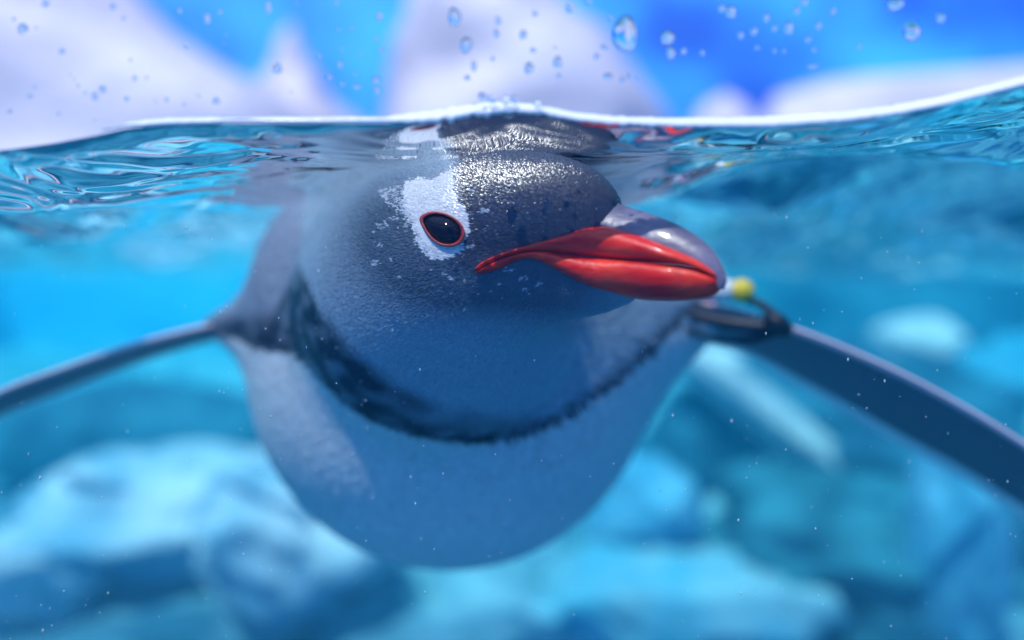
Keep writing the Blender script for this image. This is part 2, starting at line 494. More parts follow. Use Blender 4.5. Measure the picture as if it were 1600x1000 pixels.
rock('pale pinkish rounded rock showing over the banded flipper', 1430, 535, 2.2, 0.12, 0.12, 0.07, 15.0, M_rockE, 0.15)
rock('pale cyan far rock near the side wall', 1580, 640, 2.8, 0.28, 0.25, 0.28, 16.0, M_rockB, 0.2)
rock('long low dark blue rock step behind the edge-on flipper', 230, 690, 2.0, 0.40, 0.18, 0.15, 17.0, M_rockC, 0.15)

rock('low dark teal boulder wedged between broad boulder and rock column', 1405, 985, 1.45, 0.12, 0.16, 0.12, 25.0, M_rockC, 0.25)
rock('huge dark teal rock wall filling the pool side behind the banded flipper', 1560, 560, 3.3, 1.05, 0.5, 0.75, 21.0, M_rockC, 0.3)
rock('dark teal rock rising to the surface beside the huge rock wall', 1230, 480, 3.7, 0.5, 0.4, 0.55, 23.0, M_rockD, 0.3)
# ------------------------------------------------------------------ penguin
pen = bpy.data.objects.new('penguin', None)
col.objects.link(pen)
pen.empty_display_size = 0.05
tag(pen, 'swimming penguin with red bill and white eye patch, flippers outspread', 'penguin')

# head frame: sagittal plane of head and bill, camera axes (right, up, forward)
TH = math.radians(35)
TIP = np.array([(1133 - 800) / FPX, (500 - 440) / FPX, 1.0]) * 0.275
sN = np.array([-math.sin(TH), 0.0, -math.cos(TH)])       # towards the near side
sF = np.array([math.cos(TH), 0.0, -math.sin(TH)])        # along the bill
toW = np.stack([cX, cU, cF], 1)


def H(px, py, w):
    k = np.array([(px - 800) / FPX, (500 - py) / FPX, 1.0])
    d = (w + TIP @ sN) / (k @ sN)
    return k * d                       # camera coordinates


def W(q): return cC + np.asarray(q) @ toW.T


hF, hN, hU = toW @ sF, toW @ sN, toW @ np.array([0, 1.0, 0])


def ell(Q, c, r, axes=None):
    q = Q - np.asarray(c, np.float32)
    if axes is not None:
        q = q @ np.stack(axes, 1).astype(np.float32)
    r = np.asarray(r, np.float32)
    k1 = np.linalg.norm(q / r, axis=-1); k2 = np.linalg.norm(q / (r * r), axis=-1)
    return k1 * (k1 - 1) / np.maximum(k2, 1e-6)


def smin(a, b, k):
    h = np.clip(0.5 + 0.5 * (b - a) / k, 0, 1)
    return b + (a - b) * h - k * h * (1 - h)


HA = (hF, hU, hN)
cHead = W(H(735, 362, 0)); cLore = W(H(862, 366, 0.000)); cFore = W(H(842, 334, 0)); cChin = W(H(850, 447, 0.0)); cCheek = W(H(690, 430, 0.0))
cEyeBall = W(H(696, 357, 0.022))


def body_sdf(Q):
    t1 = ell(Q, P(712, 556, 0.560), (0.137, 0.165, 0.141))
    t2 = ell(Q, P(705, 560, 0.80), (0.118, 0.30, 0.112))
    d = smin(t1, t2, 0.06)
    d = smin(d, ell(Q, P(512, 450, 0.535), (0.032, 0.07, 0.055)), 0.04)
    d = smin(d, ell(Q, P(405, 509, 0.530), (0.034, 0.036, 0.011)), 0.030)
    d = smin(d, ell(Q, P(1030, 497, 0.520), (0.030, 0.036, 0.014)), 0.028)
    d = smin(d, ell(Q, P(975, 490, 0.545), (0.042, 0.08, 0.045)), 0.045)
    d = smin(d, ell(Q, P(676, 470, 0.440), (0.073, 0.085, 0.076)), 0.018)
    thr = ell(Q, P(742, 515, 0.392), (0.049, 0.052, 0.046))
    h = ell(Q, cHead, (0.050, 0.036, 0.0315), HA)
    h = smin(h, ell(Q, cLore, (0.030, 0.0215, 0.0150), HA), 0.014)
    h = smin(h, ell(Q, cFore, (0.032, 0.0210, 0.0200), HA), 0.012)
    h = smin(h, ell(Q, cChin, (0.044, 0.0135, 0.0125), HA), 0.016)
    h = smin(h, ell(Q, cCheek, (0.050, 0.040, 0.036), HA), 0.020)
    h = smin(h, thr, 0.03)
    k = 0.009 + 0.034 * smoothstep(-Q[..., 0], -0.01, 0.05)
    return smin(d, h, k.astype(np.float32))


def grad(Q, e=0.0008):
    g = np.empty_like(Q)
    for i in range(3):
        o = np.zeros(3, Q.dtype); o[i] = e
        g[:, i] = body_sdf(Q + o) - body_sdf(Q - o)
    return g / (np.linalg.norm(g, axis=1)[:, None] + 1e-9)


def surface_nets(lo, hi, h):
    ax = [np.arange(l, u_ + h, h, dtype=np.float32) for l, u_ in zip(lo, hi)]
    S = np.empty([len(a) for a in ax], np.float32)
    yy, zz = np.meshgrid(ax[1], ax[2], indexing='ij')
    for i, x in enumerate(ax[0]):
        S[i] = body_sdf(np.stack([np.full_like(yy, x), yy, zz], -1))
    inside = S < 0
    sh = tuple(s - 1 for s in S.shape)
    cnt = np.zeros(sh, np.int8)
    for dx in (0, 1):
        for dy in (0, 1):
            for dz in (0, 1):
                cnt += inside[dx:dx + sh[0], dy:dy + sh[1], dz:dz + sh[2]]
    act = (cnt > 0) & (cnt < 8)
    ids = -np.ones(sh, np.int64); n = act.sum(); ids[act] = np.arange(n)
    I = np.argwhere(act)
    V = np.stack([ax[k][I[:, k]] + h / 2 for k in range(3)], 1).astype(np.float32)
    faces = []
    for k in range(3):
        a, b = (k + 1) % 3, (k + 2) % 3
        sl0 = [slice(None)] * 3; sl1 = [slice(None)] * 3
        sl0[k] = slice(0, -1); sl1[k] = slice(1, None)
        ch = inside[tuple(sl0)] != inside[tuple(sl1)]
        E = np.argwhere(ch)
        ok = (E[:, a] > 0) & (E[:, b] > 0) & (E[:, a] < S.shape[a] - 1) & (E[:, b] < S.shape[b] - 1)
        E = E[ok]
        s = inside[tuple(E.T)]
        def cid(da, db):
            c = E.copy(); c[:, a] -= da; c[:, b] -= db
            return ids[tuple(c.T)]
        q = np.stack([cid(1, 1), cid(0, 1), cid(0, 0), cid(1, 0)], 1)
        q[~s] = q[~s][:, ::-1]
        faces.append(q)
    return V, np.vstack(faces)


BV, BF = surface_nets((-0.24, 0.27, -0.36), (0.24, 1.14, 0.08), 0.0034)
for _ in range(4):
    BV = BV - (body_sdf(BV)[:, None] * grad(BV)).astype(np.float32)

BAND_UP = [(300, 505), (400, 500), (438, 488), (455, 448), (470, 418), (484, 450), (500, 490), (560, 560), (620, 602), (700, 640), (790, 652), (850, 645), (882, 632), (930, 604), (985, 552), (1012, 520), (1080, 470), (1200, 430)]
BAND_LO = [(300, 520), (375, 530), (400, 545), (430, 549), (465, 552), (500, 590), (540, 630), (590, 660), (650, 680), (740, 690), (800, 682), (850, 666), (890, 645), (940, 612), (990, 572), (1020, 545), (1060, 500), (1200, 450)]
PATCH = [(634, 284), (660, 277), (676, 282), (707, 266), (708, 250), (712, 266), (713, 290), (722, 318), (735, 326), (741, 357), (729, 390), (703, 406), (682, 406), (662, 392), (650, 368), (646, 345), (632, 318)]
PATCH_B = [(592, 296), (612, 291), (634, 288), (638, 322), (652, 345), (640, 350), (624, 330), (606, 318)]


def inpoly(x, y, poly):
    r = np.zeros(len(x), bool)
    n = len(poly)
    for i in range(n):
        x0, y0 = poly[i]; x1, y1 = poly[(i + 1) % n]
        c = ((y0 > y) != (y1 > y)) & (x < (x1 - x0) * (y - y0) / (y1 - y0 + 1e-9) + x0)
        r ^= c
    return r


def pattern(V, jit=0.0):
    """plumage colours from nose to tail, with glare put into throat and back"""
    px, py, d = proj(V)
    n = len(px)
    jx = px + NR.normal(0, 1, n) * jit; jy = py + NR.normal(0, 1, n) * jit
    up = interp(jx, BAND_UP); lo = interp(jx, BAND_LO)
    white = np.array([0.58, 0.60, 0.64]); black = np.array([0.012, 0.018, 0.034])
    throat_glare = np.array([0.26, 0.35, 0.45]); face = np.array([0.07, 0.11, 0.16]); crown = np.array([0.035, 0.04, 0.065])  # black throat lightened to slate, glare put into the colour
    # throat to face: dark near eye, bill and crown
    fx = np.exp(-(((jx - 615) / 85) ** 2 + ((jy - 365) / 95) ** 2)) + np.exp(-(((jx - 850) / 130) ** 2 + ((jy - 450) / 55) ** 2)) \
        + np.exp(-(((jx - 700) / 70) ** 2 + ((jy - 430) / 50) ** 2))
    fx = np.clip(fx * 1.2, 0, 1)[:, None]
    c = throat_glare * (1 - fx) + face * fx
    cr = (np.clip((jx - 705) / 22, 0, 1) * np.clip((430 - jy) / 40, 0, 1))[:, None]
    c = c * (1 - cr) + crown * cr
    head_side = d < 0.40
    back = (jx < 475) | (d > 0.47)
    c = np.where((back & ~head_side)[:, None], np.array([0.22, 0.25, 0.34]), c)  # dark back lightened, sunlit glare put into its colour
    band = smoothstep(jy, up - 22, up + 12) * (1 - 0.45 * smoothstep(jx, 600, 700) * (1 - smoothstep(jy, lo - 30, lo - 8)))
    mot = np.array([mnoise.noise(Vector((float(a_) * 70, float(b_) * 70, float(c_) * 110))) for a_, b_, c_ in V]) if jit else 0
    band = band * np.clip(0.84 + 0.6 * mot, 0, 1)
    c = c * (1 - band)[:, None] + black * band[:, None]
    wh = smoothstep(jy, lo - 3, lo + 3)
    c = c * (1 - wh)[:, None] + white * wh[:, None]
    near = d < 0.37
    pa = inpoly(jx, jy, PATCH) & near
    pb = inpoly(jx, jy, PATCH_B) & near & (NR.random(n) < 0.45)
    c[pa] = np.array([0.68, 0.69, 0.73]); c[pb] = np.array([0.45, 0.50, 0.58])
    return c


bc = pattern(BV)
body_v, body_f, body_c = [BV], [BF], [bc]
off = len(BV)


# flippers, grown into the same skin
def flipper(lead, trail, thick, rim=0.08, n=70):
    global off
    Lc = catmull([P(*p) for p in lead], n); Tc = catmull([P(*p) for p in trail], n)
    nv = 36
    rows, cs = [], []
    for i in range(n):
        t = i / (n - 1)
        ch = Tc[i] - Lc[i]
        tang = Lc[min(i + 1, n - 1)] - Lc[max(i - 1, 0)]
        nrm = np.cross(ch, tang); nrm /= np.linalg.norm(nrm)
        if nrm[2] < 0: nrm = -nrm                        # upper side
        taper = math.sqrt(max(0, 1 - max(0, (t - 0.93) / 0.07) ** 2)) if t > 0.93 else 1
        mid = (Lc[i] + Tc[i]) / 2
        for j in range(nv):
            a = 2 * math.pi * j / nv
            s = 0.5 - 0.5 * math.cos(a)                  # 0 lead .. 1 trail
            prof = math.sin(a) * (1 - 0.65 * s) * thick * (1 - 0.35 * t)
            q = Lc[i] + ch * s
            q = mid + (q - mid) * max(taper, 0.05) + nrm * prof
            rows.append(q)
            under = math.sin(a) < 0.12
            if s < (rim if under else 0.16): c = (0.95, 0.62, 0.66) if not under or s < 0.78 * rim else (0.70, 0.22, 0.24)
            elif under: c = (0.11, 0.15, 0.18) if s < 0.76 else (0.85, 0.85, 0.86)
            else: c = (0.09, 0.10, 0.14) if s < 0.9 else (0.6, 0.62, 0.66)
            cs.append(c)
    f = grid_faces(n, nv, True)
    capA = np.array([[0, k, (k + 1), (k + 1)] for k in range(1, nv - 1)])
    body_v.append(np.array(rows, np.float32)); body_f.append(f + off); body_c.append(np.array(cs))
    off += len(rows)


flipper([(960, 470, .520), (1050, 466, .487), (1140, 480, .470), (1230, 508, .455), (1330, 546, .445), (1450, 602, .435), (1600, 690, .425), (1760, 805, .415), (1830, 880, .412)],
        [(960, 540, .560), (1050, 536, .540), (1150, 550, .530), (1260, 610, .520), (1400, 692, .505), (1510, 752, .490), (1640, 835, .465), (1760, 880, .432), (1825, 915, .415)], 0.0050, 0.05)
flipper([(440, 486, .520), (370, 500, .505), (300, 514, .495), (200, 540, .480), (100, 574, .470), (0, 611, .460), (-120, 672, .450), (-240, 760, .445), (-290, 815, .445)],
        [(440, 520, .590), (370, 528, .585), (300, 542, .575), (200, 574, .560), (100, 612, .545), (0, 653, .53), (-120, 715, .51), (-230, 780, .48), (-285, 825, .45)], 0.0044, 0.045)

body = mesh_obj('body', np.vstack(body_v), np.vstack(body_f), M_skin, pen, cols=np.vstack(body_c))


# short overlapping feathers on head, neck and breast
def feathers():
    tri = BV[BF]                                        # n,4,3
    ctr = tri.mean(1)
    px, py, d = proj(ctr)
    nrm = grad(ctr.astype(np.float32))
    view = cC - ctr; view /= np.linalg.norm(view, axis=1)[:, None]
    facing = (nrm * view).sum(1) > -0.35
    area = np.linalg.norm(np.cross(tri[:, 2] - tri[:, 0], tri[:, 3] - tri[:, 1]), axis=1) / 2
    headz = smoothstep(-d, -0.42, -0.345)
    lo = interp(px, BAND_LO)
    dens = np.where(facing & (d < 0.62), 1, 0) * (0.3e6 + 2.6e6 * headz)
    dens = np.where((py > lo + 60), dens * 0.25, dens)
    cnt = NR.poisson(area * dens)
    idx_ = np.repeat(np.arange(len(ctr)), cnt)
    a, b_ = NR.random((2, len(idx_), 1))
    q = tri[idx_]
    p = (q[:, 0] * (1 - a) + q[:, 1] * a) * (1 - b_) + (q[:, 3] * (1 - a) + q[:, 2] * a) * b_
    n = nrm[idx_]
    hz_ = headz[idx_]
    ex, ey, ed = proj(p)
    keep = ~((((ex - 692) / 36) ** 2 + ((ey - 357) / 28) ** 2 < 1) & (ed < 0.36))
    p, n, hz_ = p[keep], n[keep], hz_[keep]
    src = W(H(985, 385, 0))
    f = p - src; f = f + np.array([0, 0.04, 0]); f -= (f * n).sum(1)[:, None] * n
    f += NR.normal(0, 0.18, f.shape) * np.linalg.norm(f, axis=1)[:, None]
    f -= (f * n).sum(1)[:, None] * n
    f /= np.linalg.norm(f, axis=1)[:, None] + 1e-9
    s = np.cross(n, f)
    L = (0.0056 - 0.0034 * hz_) * (0.7 + 0.6 * NR.random(len(p)))
    dist = np.linalg.norm(p - src, axis=1)
    L = L * np.clip(dist / 0.05, 0.45, 1)
    wd_ = L * (0.15 + 0.05 * NR.random(len(p)))
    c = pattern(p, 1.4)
    flat = (c.mean(1) > 0.6)
    lift = np.where(flat, 0.05, 0.04 + 0.16 * NR.random(len(p)))
    s = s + n * NR.normal(0, 0.12, (len(p), 1)); s /= np.linalg.norm(s, axis=1)[:, None]
    lum = c.mean(1)
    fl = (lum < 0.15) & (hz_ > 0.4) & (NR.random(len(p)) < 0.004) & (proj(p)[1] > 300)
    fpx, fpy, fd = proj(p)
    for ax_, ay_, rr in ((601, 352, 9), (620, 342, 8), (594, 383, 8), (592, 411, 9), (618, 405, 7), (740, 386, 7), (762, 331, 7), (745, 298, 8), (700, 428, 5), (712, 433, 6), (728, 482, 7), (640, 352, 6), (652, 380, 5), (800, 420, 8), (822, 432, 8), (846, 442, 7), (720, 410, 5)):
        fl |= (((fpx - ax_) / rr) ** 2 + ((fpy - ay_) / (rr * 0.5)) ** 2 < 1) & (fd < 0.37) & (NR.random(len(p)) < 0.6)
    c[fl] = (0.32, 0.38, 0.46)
    c = c * (0.82 + 0.36 * NR.random((len(p), 1)))
    wd_ = np.where(fl, wd_ * 1.3, wd_)
    b0 = p - n * 0.0002
    ml = p + f * (L * 0.5)[:, None] + s * wd_[:, None] + n * (L * lift * 0.30)[:, None]
    mr = p + f * (L * 0.5)[:, None] - s * wd_[:, None] + n * (L * lift * 0.30)[:, None]
    tp = p + f * L[:, None] + n * (L * lift)[:, None]
    mc = p + f * (L * 0.5)[:, None] + n * (L * lift * 0.5 + 0.00012)[:, None]
    m = len(p)
    Vv = np.stack([b0, ml, mc, mr, tp], 1).reshape(-1, 3)
    k = np.arange(m)[:, None] * 5
    F_ = np.vstack([k + np.array([[0, 2, 1]]), k + np.array([[0, 3, 2]]), k + np.array([[1, 2, 4]]), k + np.array([[2, 3, 4]])])
    o = mesh_obj('feathers', Vv, F_, M_feather, pen, smooth=False, cols=np.repeat(c, 5, 0))
    tag(o, kind='stuff')
    wx, wy, wdp = proj(p)
    wet = np.clip((wx - 690) / 30, 0, 1) * np.clip((400 - wy) / 60, 0, 1) * (wdp < 0.38) * (0.4 + 0.6 * NR.random(m))
    wa = o.data.attributes.new('wet', 'FLOAT', 'POINT')
    wa.data.foreach_set('value', np.repeat(wet, 5).astype(np.float32))
    print('feathers', m, 'body verts', len(BV))


feathers()

# ---- bill
def horn_grain(m, dark, amount):
    """fine streaks running along the bill"""
    nt = m.node_tree; b = nt.nodes['Principled BSDF']
    tc = nt.nodes.new('ShaderNodeTexCoord'); cb = nt.nodes.new('ShaderNodeCombineXYZ')
    for i, (ax_, k_) in enumerate(((hF, 60), (hU, 520), (hN, 520))):
        vm = nt.nodes.new('ShaderNodeVectorMath'); vm.operation = 'DOT_PRODUCT'
        vm.inputs[1].default_value = tuple(float(q_) * k_ for q_ in ax_)
        nt.links.new(tc.outputs['Object'], vm.inputs[0]); nt.links.new(vm.outputs['Value'], cb.inputs[i])
    n = nt.nodes.new('ShaderNodeTexNoise'); n.inputs['Scale'].default_value = 1.0; n.inputs['Detail'].default_value = 6
    nt.links.new(cb.outputs[0], n.inputs['Vector'])
    rp = nt.nodes.new('ShaderNodeValToRGB')
    rp.color_ramp.elements[0].position = 0.34; rp.color_ramp.elements[1].position = 0.58
    rp.color_ramp.elements[0].color = (*dark, 1); rp.color_ramp.elements[1].color = (1, 1, 1, 1)
    nt.links.new(n.outputs['Fac'], rp.inputs[0])
    mxc = nt.nodes.new('ShaderNodeMixRGB'); mxc.blend_type = 'MULTIPLY'; mxc.inputs[0].default_value = amount
    src_ = b.inputs['Base Color'].links[0].from_socket
    nt.links.new(src_, mxc.inputs[1]); nt.links.new(rp.outputs[0], mxc.inputs[2]); nt.links.new(mxc.outputs[0], b.inputs['Base Color'])
    bp = nt.nodes.new('ShaderNodeBump'); bp.inputs['Strength'].default_value = 0.35; bp.inputs['Distance'].default_value = 0.0006
    nt.links.new(n.outputs['Fac'], bp.inputs['Height'])
    if b.inputs['Normal'].links: nt.links.new(b.inputs['Normal'].links[0].from_socket, bp.inputs['Normal'])
    nt.links.new(bp.outputs[0], b.inputs['Normal'])
    mr = nt.nodes.new('ShaderNodeMapRange'); mr.inputs['To Min'].default_value = 0.22; mr.inputs['To Max'].default_value = 0.5
    nt.links.new(n.outputs['Fac'], mr.inputs['Value']); nt.links.new(mr.outputs[0], b.inputs['Roughness'])


horn_grain(M_red, (0.62, 0.35, 0.35), 0.75)
horn_grain(M_culmen, (0.5, 0.5, 0.55), 0.45)
NT = 60


def half_w(a):        # half width of the bill, a = distance back from its tip
    return np.interp(a, [0, 0.004, 0.015, 0.03, 0.05, 0.07, 0.092, 0.11], [0.0024, 0.0048, 0.0074, 0.0094, 0.0118, 0.0150, 0.0215, 0.026])


def surf_w(x, y):
    """how far from the sagittal plane the near side of the head lies here"""
    ws_ = np.linspace(0.0, 0.06, 121)
    sv = body_sdf(np.array([W(H(x, y, w)) for w in ws_], np.float32))
    inside = np.nonzero(sv < 0)[0]
    if not len(inside): return 0.0
    i = min(inside[-1], 119)
    return float(ws_[i] + (ws_[i + 1] - ws_[i]) * (-sv[i]) / (sv[i + 1] - sv[i] + 1e-9))


def side_curve(pts, k=1.0, n=NT, lift=0.0006):
    """photo curve on the near flank of the bill -> head-frame camera coordinates"""
    c = catmull(pts, n)
    out = []
    for x, y in c:
        w = 0.01
        for _ in range(6):
            q = H(x, y, w)
            a = (TIP - q) @ sF
            w = half_w(max(a, 0)) * k
        out.append(H(x, y, max(w, surf_w(x, y) + lift)))
    return np.array(out)


def mirror(q):        # across the sagittal plane
    dd = (q - TIP) @ sN
    return q - 2 * dd[..., None] * sN


def skin(name, rings, mat, parent, close=True):
    nu, nv = rings.shape[:2]
    f = [tuple(x) for x in grid_faces(nu, nv, close)]
    f.append(tuple(range(nv))); f.append(tuple(range((nu - 1) * nv, nu * nv))[::-1])
    o = mesh_obj(name, W(rings.reshape(-1, 3)), f, mat, parent)
    return o


UPc = side_curve([(743, 421), (752, 410), (775, 399), (808, 388), (840, 379), (874, 369), (905, 359), (935, 354), (965, 358), (1001, 370), (1040, 385), (1075, 400), (1102, 415), (1120, 430)])
MOc = side_curve([(745, 424), (760, 414), (780, 404), (800, 398), (826, 392), (852, 391), (890, 397), (918, 400), (952, 403), (984, 405), (1020, 408), (1055, 413), (1088, 420), (1119, 433)], 1.0)
LOc = side_curve([(748, 428), (765, 424), (785, 417), (808, 406), (830, 404), (850, 411), (880, 427), (915, 444), (955, 456), (1000, 464), (1040, 466), (1075, 464), (1105, 459), (1121, 448)], 0.62)


def rail(A, B, n, bulge, tuckA=0.0, tuckB=0.0):
    """strip between two rails, bulging outwards"""
    v_ = np.linspace(0, 1, n)
    prof = np.sin(np.pi * v_) ** 0.6
    S = A[:, None] * (1 - v_)[None, :, None] + B[:, None] * v_[None, :, None]
    S = S + (prof[None, :] * bulge[:, None])[..., None] * sN
    S = S - ((np.maximum(0, 1 - v_ * 5) * tuckA + np.maximum(0, 1 - (1 - v_) * 5) * tuckB)[None, :, None]) * sN
    return S


tt = np.linspace(0, 1, NT)
env = np.minimum(1, np.minimum(tt / 0.12, (1 - tt) / 0.2))
# upper mandible: near flank + mirrored far flank
bl = 0.0012 + 0.0020 * smoothstep(tt, 0.1, 0.5) * env
near = rail(UPc, MOc, 12, bl, 0.0008, 0.0006)
ring = np.concatenate([near, mirror(near)[:, ::-1]], 1)
bill = skin('upper_mandible', ring, M_red, pen)
bl2 = 0.0013 + 0.0026 * smoothstep(tt, 0.1, 0.55) * env
near = rail(MOc + 0.0003 * np.array([0, -1, 0]), LOc, 14, bl2, 0.0005, 0.0)
keel = LOc - ((LOc - TIP) @ sN)[:, None] * sN + np.array([0, -0.0008, 0])
near = np.concatenate([near, (near[:, -1:] * 0.5 + keel[:, None] * 0.5) + np.array([0, -0.0006, 0]), keel[:, None]], 1)
ring = np.concatenate([near, mirror(near)[:, ::-1][:, 1:]], 1)
skin('lower_mandible', ring, M_red, pen)
# culmen: dark horn ridge from forehead to hooked tip
RG = np.array([H(x, y, 0) for x, y in catmull([(940, 318), (955, 314), (984, 324), (1028, 338), (1072, 358), (1107, 383), (1127, 410), (1136, 436), (1132, 452)], NT)])
LE = side_curve([(934, 352), (958, 362), (985, 370), (1015, 382), (1050, 397), (1085, 412), (1106, 426), (1117, 438), (1124, 453)], 0.85, lift=-0.002)
v_ = np.linspace(0, 1, 12)
near = RG[:, None] * (1 - v_)[None, :, None] + LE[:, None] * v_[None, :, None]
near = near + (np.sin(np.pi * v_) ** 0.7 * 0.0017)[None, :, None] * (sN * 0.75 + np.array([0, 0.65, 0])) * (0.25 + 0.75 * np.minimum(1, (1 - tt) / 0.25))[:, None, None]
ring = np.concatenate([near, mirror(near)[:, ::-1][:, :-1]], 1)
skin('culmen', ring, M_culmen, pen)

# ---- eyes
def eye(sign):
    e0 = H(691, 358, 0.0285)
    def q(px, py, w):
        p = H(px, py, w)
        return W(p) if sign > 0 else W(mirror(p))
    # almond eyeball
    nu, nv = 18, 40
    rows = []
    out = []
    for j in range(nv):
        a = 2 * math.pi * j / nv
        ct, st = math.cos(a), math.sin(a)
        rx = 33.0 if ct < 0 else 31.0
        ry = (22.5 if st > 0 else 25) * (1 - 0.35 * max(0, -ct) ** 3)
        out.append((692 + rx * ct, 357 - ry * st + 8 * ct * 0.9 - 6 * max(0, -ct) ** 2))
    for i in range(nu):
        r = i / (nu - 1)
        for (x, y) in out:
            bx_, by_ = 692 + (x - 692) * r, 357 + (y - 357) * r
            rows.append(q(bx_, by_, surf_w(bx_, by_) + 0.0026 * (1 - r ** 2.4) - 0.0002))
    f = grid_faces(nu, nv, True)
    ob = mesh_obj('eye', np.array(rows), f if sign > 0 else f[:, ::-1], M_eye, pen)
    rows = []
    for k, (x, y) in enumerate(out):
        for m in range(8):
            b = 2 * math.pi * m / 8
            rr = 1 + 0.10 * math.cos(b) + 0.02
            wob = 0.4 * math.sin(k * 2.3)
            rows.append(q(692 + (x - 692) * rr + wob * 0.5, 357 + (y - 357) * rr, surf_w(x, y) + 0.0004 + 0.0011 * math.sin(b)))
    V = np.array(rows)
    f = []
    for k in range(nv):
        for m in range(8):
            f.append((k * 8 + m, ((k + 1) % nv) * 8 + m, ((k + 1) % nv) * 8 + (m + 1) % 8, k * 8 + (m + 1) % 8))
    mesh_obj('eyelid', V, f, M_lid, ob)


# lateral offset of the head surface at the eye
ws_ = np.linspace(0.0, 0.06, 200)
sv = body_sdf(np.array([W(H(692, 357, w)) for w in ws_], np.float32))
EYE_W = float(ws_[np.argmax(sv > 0)]) + 0.0004
print('eye offset', EYE_W)
eye(1); eye(-1)

# ---- flipper band with bead tag
def tube(name, pts, rad, mat, parent, n=60, m=10, closed=False, flat=1.0):
    c = catmull(pts, n)
    rows = []
    for i in range(n):
        t = c[(i + 1) % n if closed else min(i + 1, n - 1)] - c[(i - 1) % n if closed else max(i - 1, 0)]
        t /= np.linalg.norm(t) + 1e-9
        up = np.array([0, 0, 1.0]); s = np.cross(t, up); s /= np.linalg.norm(s) + 1e-9; u2 = np.cross(s, t)
        r = rad[i] if hasattr(rad, '__len__') else rad
        for k in range(m):
            a = 2 * math.pi * k / m
            rows.append(c[i] + s * math.cos(a) * r * flat + u2 * math.sin(a) * r)
    f = [tuple(x) for x in grid_faces(n, m, True)]
    if not closed:
        f.append(tuple(range(m))[::-1]); f.append(tuple(range((n - 1) * m, n * m)))
    return mesh_obj(name, rows, f, mat, parent)


band = tube('flipper_band', [P(1215, 512, .446), (P(1140, 505, .458)), P(1078, 491, .470), P(1064, 503, .470), P(1078, 518, .468), P(1120, 531, .466), P(1170, 531, .460), P(1215, 516, .446)],
            np.interp(np.linspace(0, 1, 60), [0, .2, .4, .5, .7, .9, 1], [.0036, .0042, .0034, .0016, .0018, .0034, .0036]), M_strap, pen)
band['label'] = 'loose black strap looped round the flipper'
tube('knot', [P(1203, 496, .446), P(1212, 502, .440), P(1220, 508, .440), P(1226, 516, .444)], [.003] + [.0052] * 18 + [.003], M_strap, band, n=20)
tube('strap_end', [P(1165, 468, .462), P(1185, 474, .458), P(1205, 488, .450), P(1216, 504, .444)], .0024, M_strap, band, n=24)


def lathe(name, a, b, prof, mat, parent):
    a, b = np.array(a), np.array(b)
    ax = b - a; L = np.linalg.norm(ax); ax /= L
    s = np.cross(ax, (0, 1, 0)); s /= np.linalg.norm(s); t = np.cross(ax, s)
    rows = []
    m = 24
    for (z, r) in prof:
        for k in range(m):
            an = 2 * math.pi * k / m
            rows.append(a + ax * L * z + (s * math.cos(an) + t * math.sin(an)) * r)
    f = [tuple(x) for x in grid_faces(len(prof), m, True)]
    f.append(tuple(range(m))); f.append(tuple(range((len(prof) - 1) * m, len(prof) * m)))
    return mesh_obj(name, rows, f, mat, parent)


ball = [(0.5 - 0.5 * math.cos(math.pi * i / 12), 0.0001 + 0.0068 * math.sin(math.pi * i / 12)) for i in range(13)]
lathe('bead', P(1140, 448, .462), P(1178, 460, .458), ball, M_yellow, band)
lathe('barrel', P(1112, 452, .466), P(1148, 454, .461), [(0, .0034), (.1, .0058), (.5, .0066), (.9, .0060), (1, .003)], M_white, band)
lathe('purple_bead', P(1106, 459, .467), P(1122, 466, .465), ball[::1] if False else [(z, r * 0.5) for z, r in ball], M_purple, band)

# ------------------------------------------------------------------ droplets on the pane
DROPS_L = [(142,10,18,22),(70,90,26,30),(352,20,18,16),(386,56,10,12),(42,60,10,10),(112,88,8,8),(193,160,16,16),(562,33,12,16),(648,58,18,30),(688,37,10,14),(582,143,10,14),(838,25,16,34),(928,12,6,8),(700,135,6,6),(708,107,6,6),(865,213,26,30),(408,188,8,8),(420,245,12,14),(458,243,8,8),(218,233,6,8),(232,248,6,8),(244,268,8,8),(108,272,8,8),(92,300,14,12),(320,280,18,20),(296,302,16,22),(265,292,8,8),(395,309,14,14),(30,347,12,12),(183,355,10,8),(295,375,8,6),(520,312,10,14),(486,318,6,8),(576,328,10,8),(620,300,8,8),(676,317,18,22),(998,175,10,12),(1063,202,14,20),(1028,240,16,16),(1070,262,12,12),(1115,270,18,14),(1175,250,22,20),(1180,280,18,18),(1192,155,14,12),(1110,230,8,8),(1058,93,8,8),(1100,88,8,10),(1052,8,10,14),(1185,52,18,26),(1175,122,10,12),(1130,168,8,8),(1068,155,8,8),(1420,55,36,50),(1456,140,32,44),(1480,205,16,30),(1460,243,16,16),(1556,65,14,24),(1550,104,16,24),(1540,182,10,14),(1508,302,24,24),(1538,310,24,26),(1582,314,26,22),(910,288,6,6)]
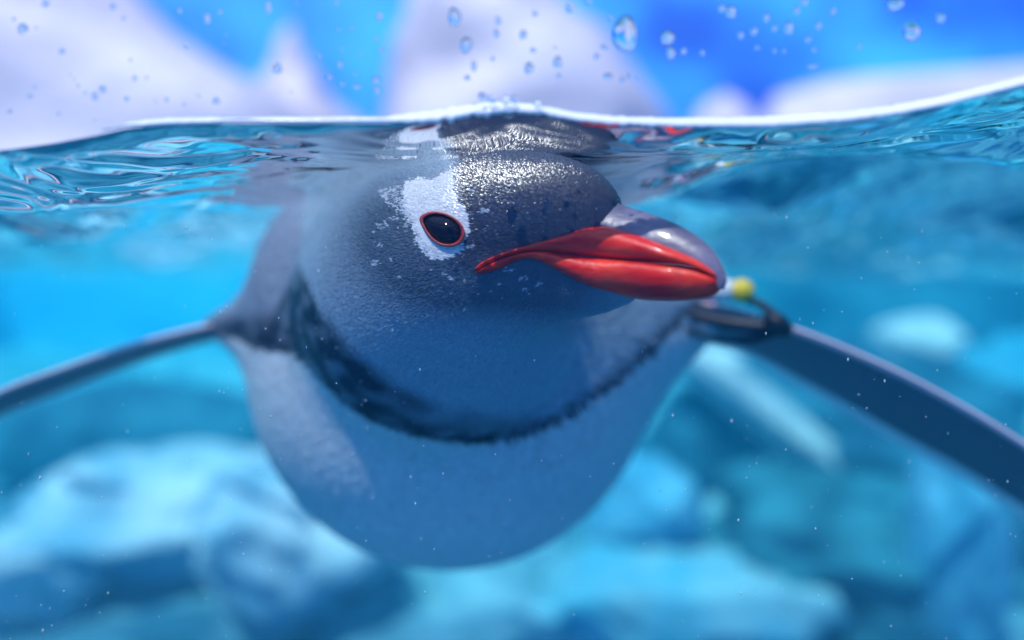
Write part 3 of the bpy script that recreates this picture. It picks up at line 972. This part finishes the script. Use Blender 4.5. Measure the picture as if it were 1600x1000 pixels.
DROPS_R = [(355,105,66,105),(486,117,40,40),(496,166,28,34),(536,160,18,20),(595,165,14,16),(685,37,30,36),(656,26,20,22),(795,55,20,24),(756,97,22,24),(715,110,18,20),(865,87,26,36),(820,88,16,20),(890,32,20,22),(1003,35,18,22),(958,80,20,22),(913,5,22,22),(925,122,18,18),(820,158,12,12),(850,160,10,12),(945,155,12,14),(766,148,14,12),(940,207,30,16),(1250,97,52,52),(1197,14,48,34),(1340,55,28,28),(180,25,18,28),(240,5,18,14),(72,42,14,16),(35,108,20,26),(66,158,16,14),(143,195,22,36),(53,213,24,34),(147,240,12,14),(265,177,16,18),(290,147,22,14),(300,240,24,20),(366,238,12,18),(345,250,14,16),(394,243,8,8),(8,312,18,24),(80,326,20,20),(1085,145,14,14),(308,55,12,14),(135,150,8,8)]


def drop_mesh(k):
    nu, nv = 10, 24
    rows = []
    ph = RND.random() * 6
    for i in range(nu):
        t = math.pi / 2 * i / (nu - 1)
        for j in range(nv):
            a = 2 * math.pi * j / nv
            r = math.sin(t) * (1 + 0.06 * math.sin(2 * a + ph) + 0.05 * math.sin(3 * a + 2 * ph))
            rows.append((r * math.cos(a), -0.62 * math.cos(t) ** 0.9, r * math.sin(a) - 0.12 * (1 - r) * math.cos(t)))
    f = [tuple(x) for x in grid_faces(nu, nv, True)]
    f.append(tuple(range((nu - 1) * nv, nu * nv))[::-1])
    o = mesh_obj('water_droplet', rows, f, M_drop, link=False)
    me = o.data
    bpy.data.objects.remove(o)
    return me


DM = [drop_mesh(k) for k in range(5)]
front = GLASS_Y - 0.0004
big = 0
for x0, lst in ((0, DROPS_L), (800, DROPS_R)):
    for k, (X_, Y_, w, h) in enumerate(lst):
        o = bpy.data.objects.new('water_droplet', DM[k % 5])
        col.objects.link(o)
        c = PY(x0 + X_ / 2, Y_ / 2, front)
        s = front / FPX / 4
        o.location = (c[0], front + 0.00002, c[2])
        s *= 1.12
        o.scale = (w * s, -min(w, h) * s, h * s)
        g_ = 'water droplets on the glass pane'
        if (w, h) == (66, 105): tag(o, 'largest oblong water droplet on the glass, above the red bill', 'droplet', g_)
        elif (w, h) == (52, 52): tag(o, 'big knobbly round water droplet against the darker blue wall', 'droplet', g_)
        elif (w, h) == (48, 34): tag(o, 'wide water droplet near the big knobbly one on the glass', 'droplet', g_)
        elif (w, h) == (40, 40): tag(o, 'round water droplet beside the largest oblong droplet', 'droplet', g_)
        elif (w, h) == (36, 50): tag(o, 'slanted long water droplet in front of the tall ice block', 'droplet', g_)
        elif max(w, h) >= 24: tag(o, 'medium clear water droplet clinging to the glass', 'droplet', g_ + ', medium')
        elif max(w, h) >= 13: tag(o, 'small clear water droplet clinging to the glass', 'droplet', g_ + ', small')
        else: tag(o, 'tiny clear water droplet clinging to the glass', 'droplet', g_ + ', tiny')

# fine bubbles drifting in the water in front of the bird
vs, fs = [], []
oc = np.array([(1, 0, 0), (-1, 0, 0), (0, 1, 0), (0, -1, 0), (0, 0, 1), (0, 0, -1)], float)
of = [(0, 2, 4), (2, 1, 4), (1, 3, 4), (3, 0, 4), (2, 0, 5), (1, 2, 5), (3, 1, 5), (0, 3, 5)]
for k in range(420):
    p = P(RND.uniform(-150, 1750), RND.uniform(330, 1000), RND.uniform(0.285, 0.36))
    if body_sdf(np.array([p], np.float32))[0] < 0.001: continue
    r = RND.uniform(0.00012, 0.00036)
    base = len(vs)
    vs.extend(p + oc * r * np.array([1, 1, RND.choice([1, 1, 2.5])]))
    fs.extend([tuple(i + base for i in q) for q in of])
bb = mesh_obj('bubbles', vs, fs, M_white)
tag(bb, 'fine white bubbles drifting in the water', kind='stuff')
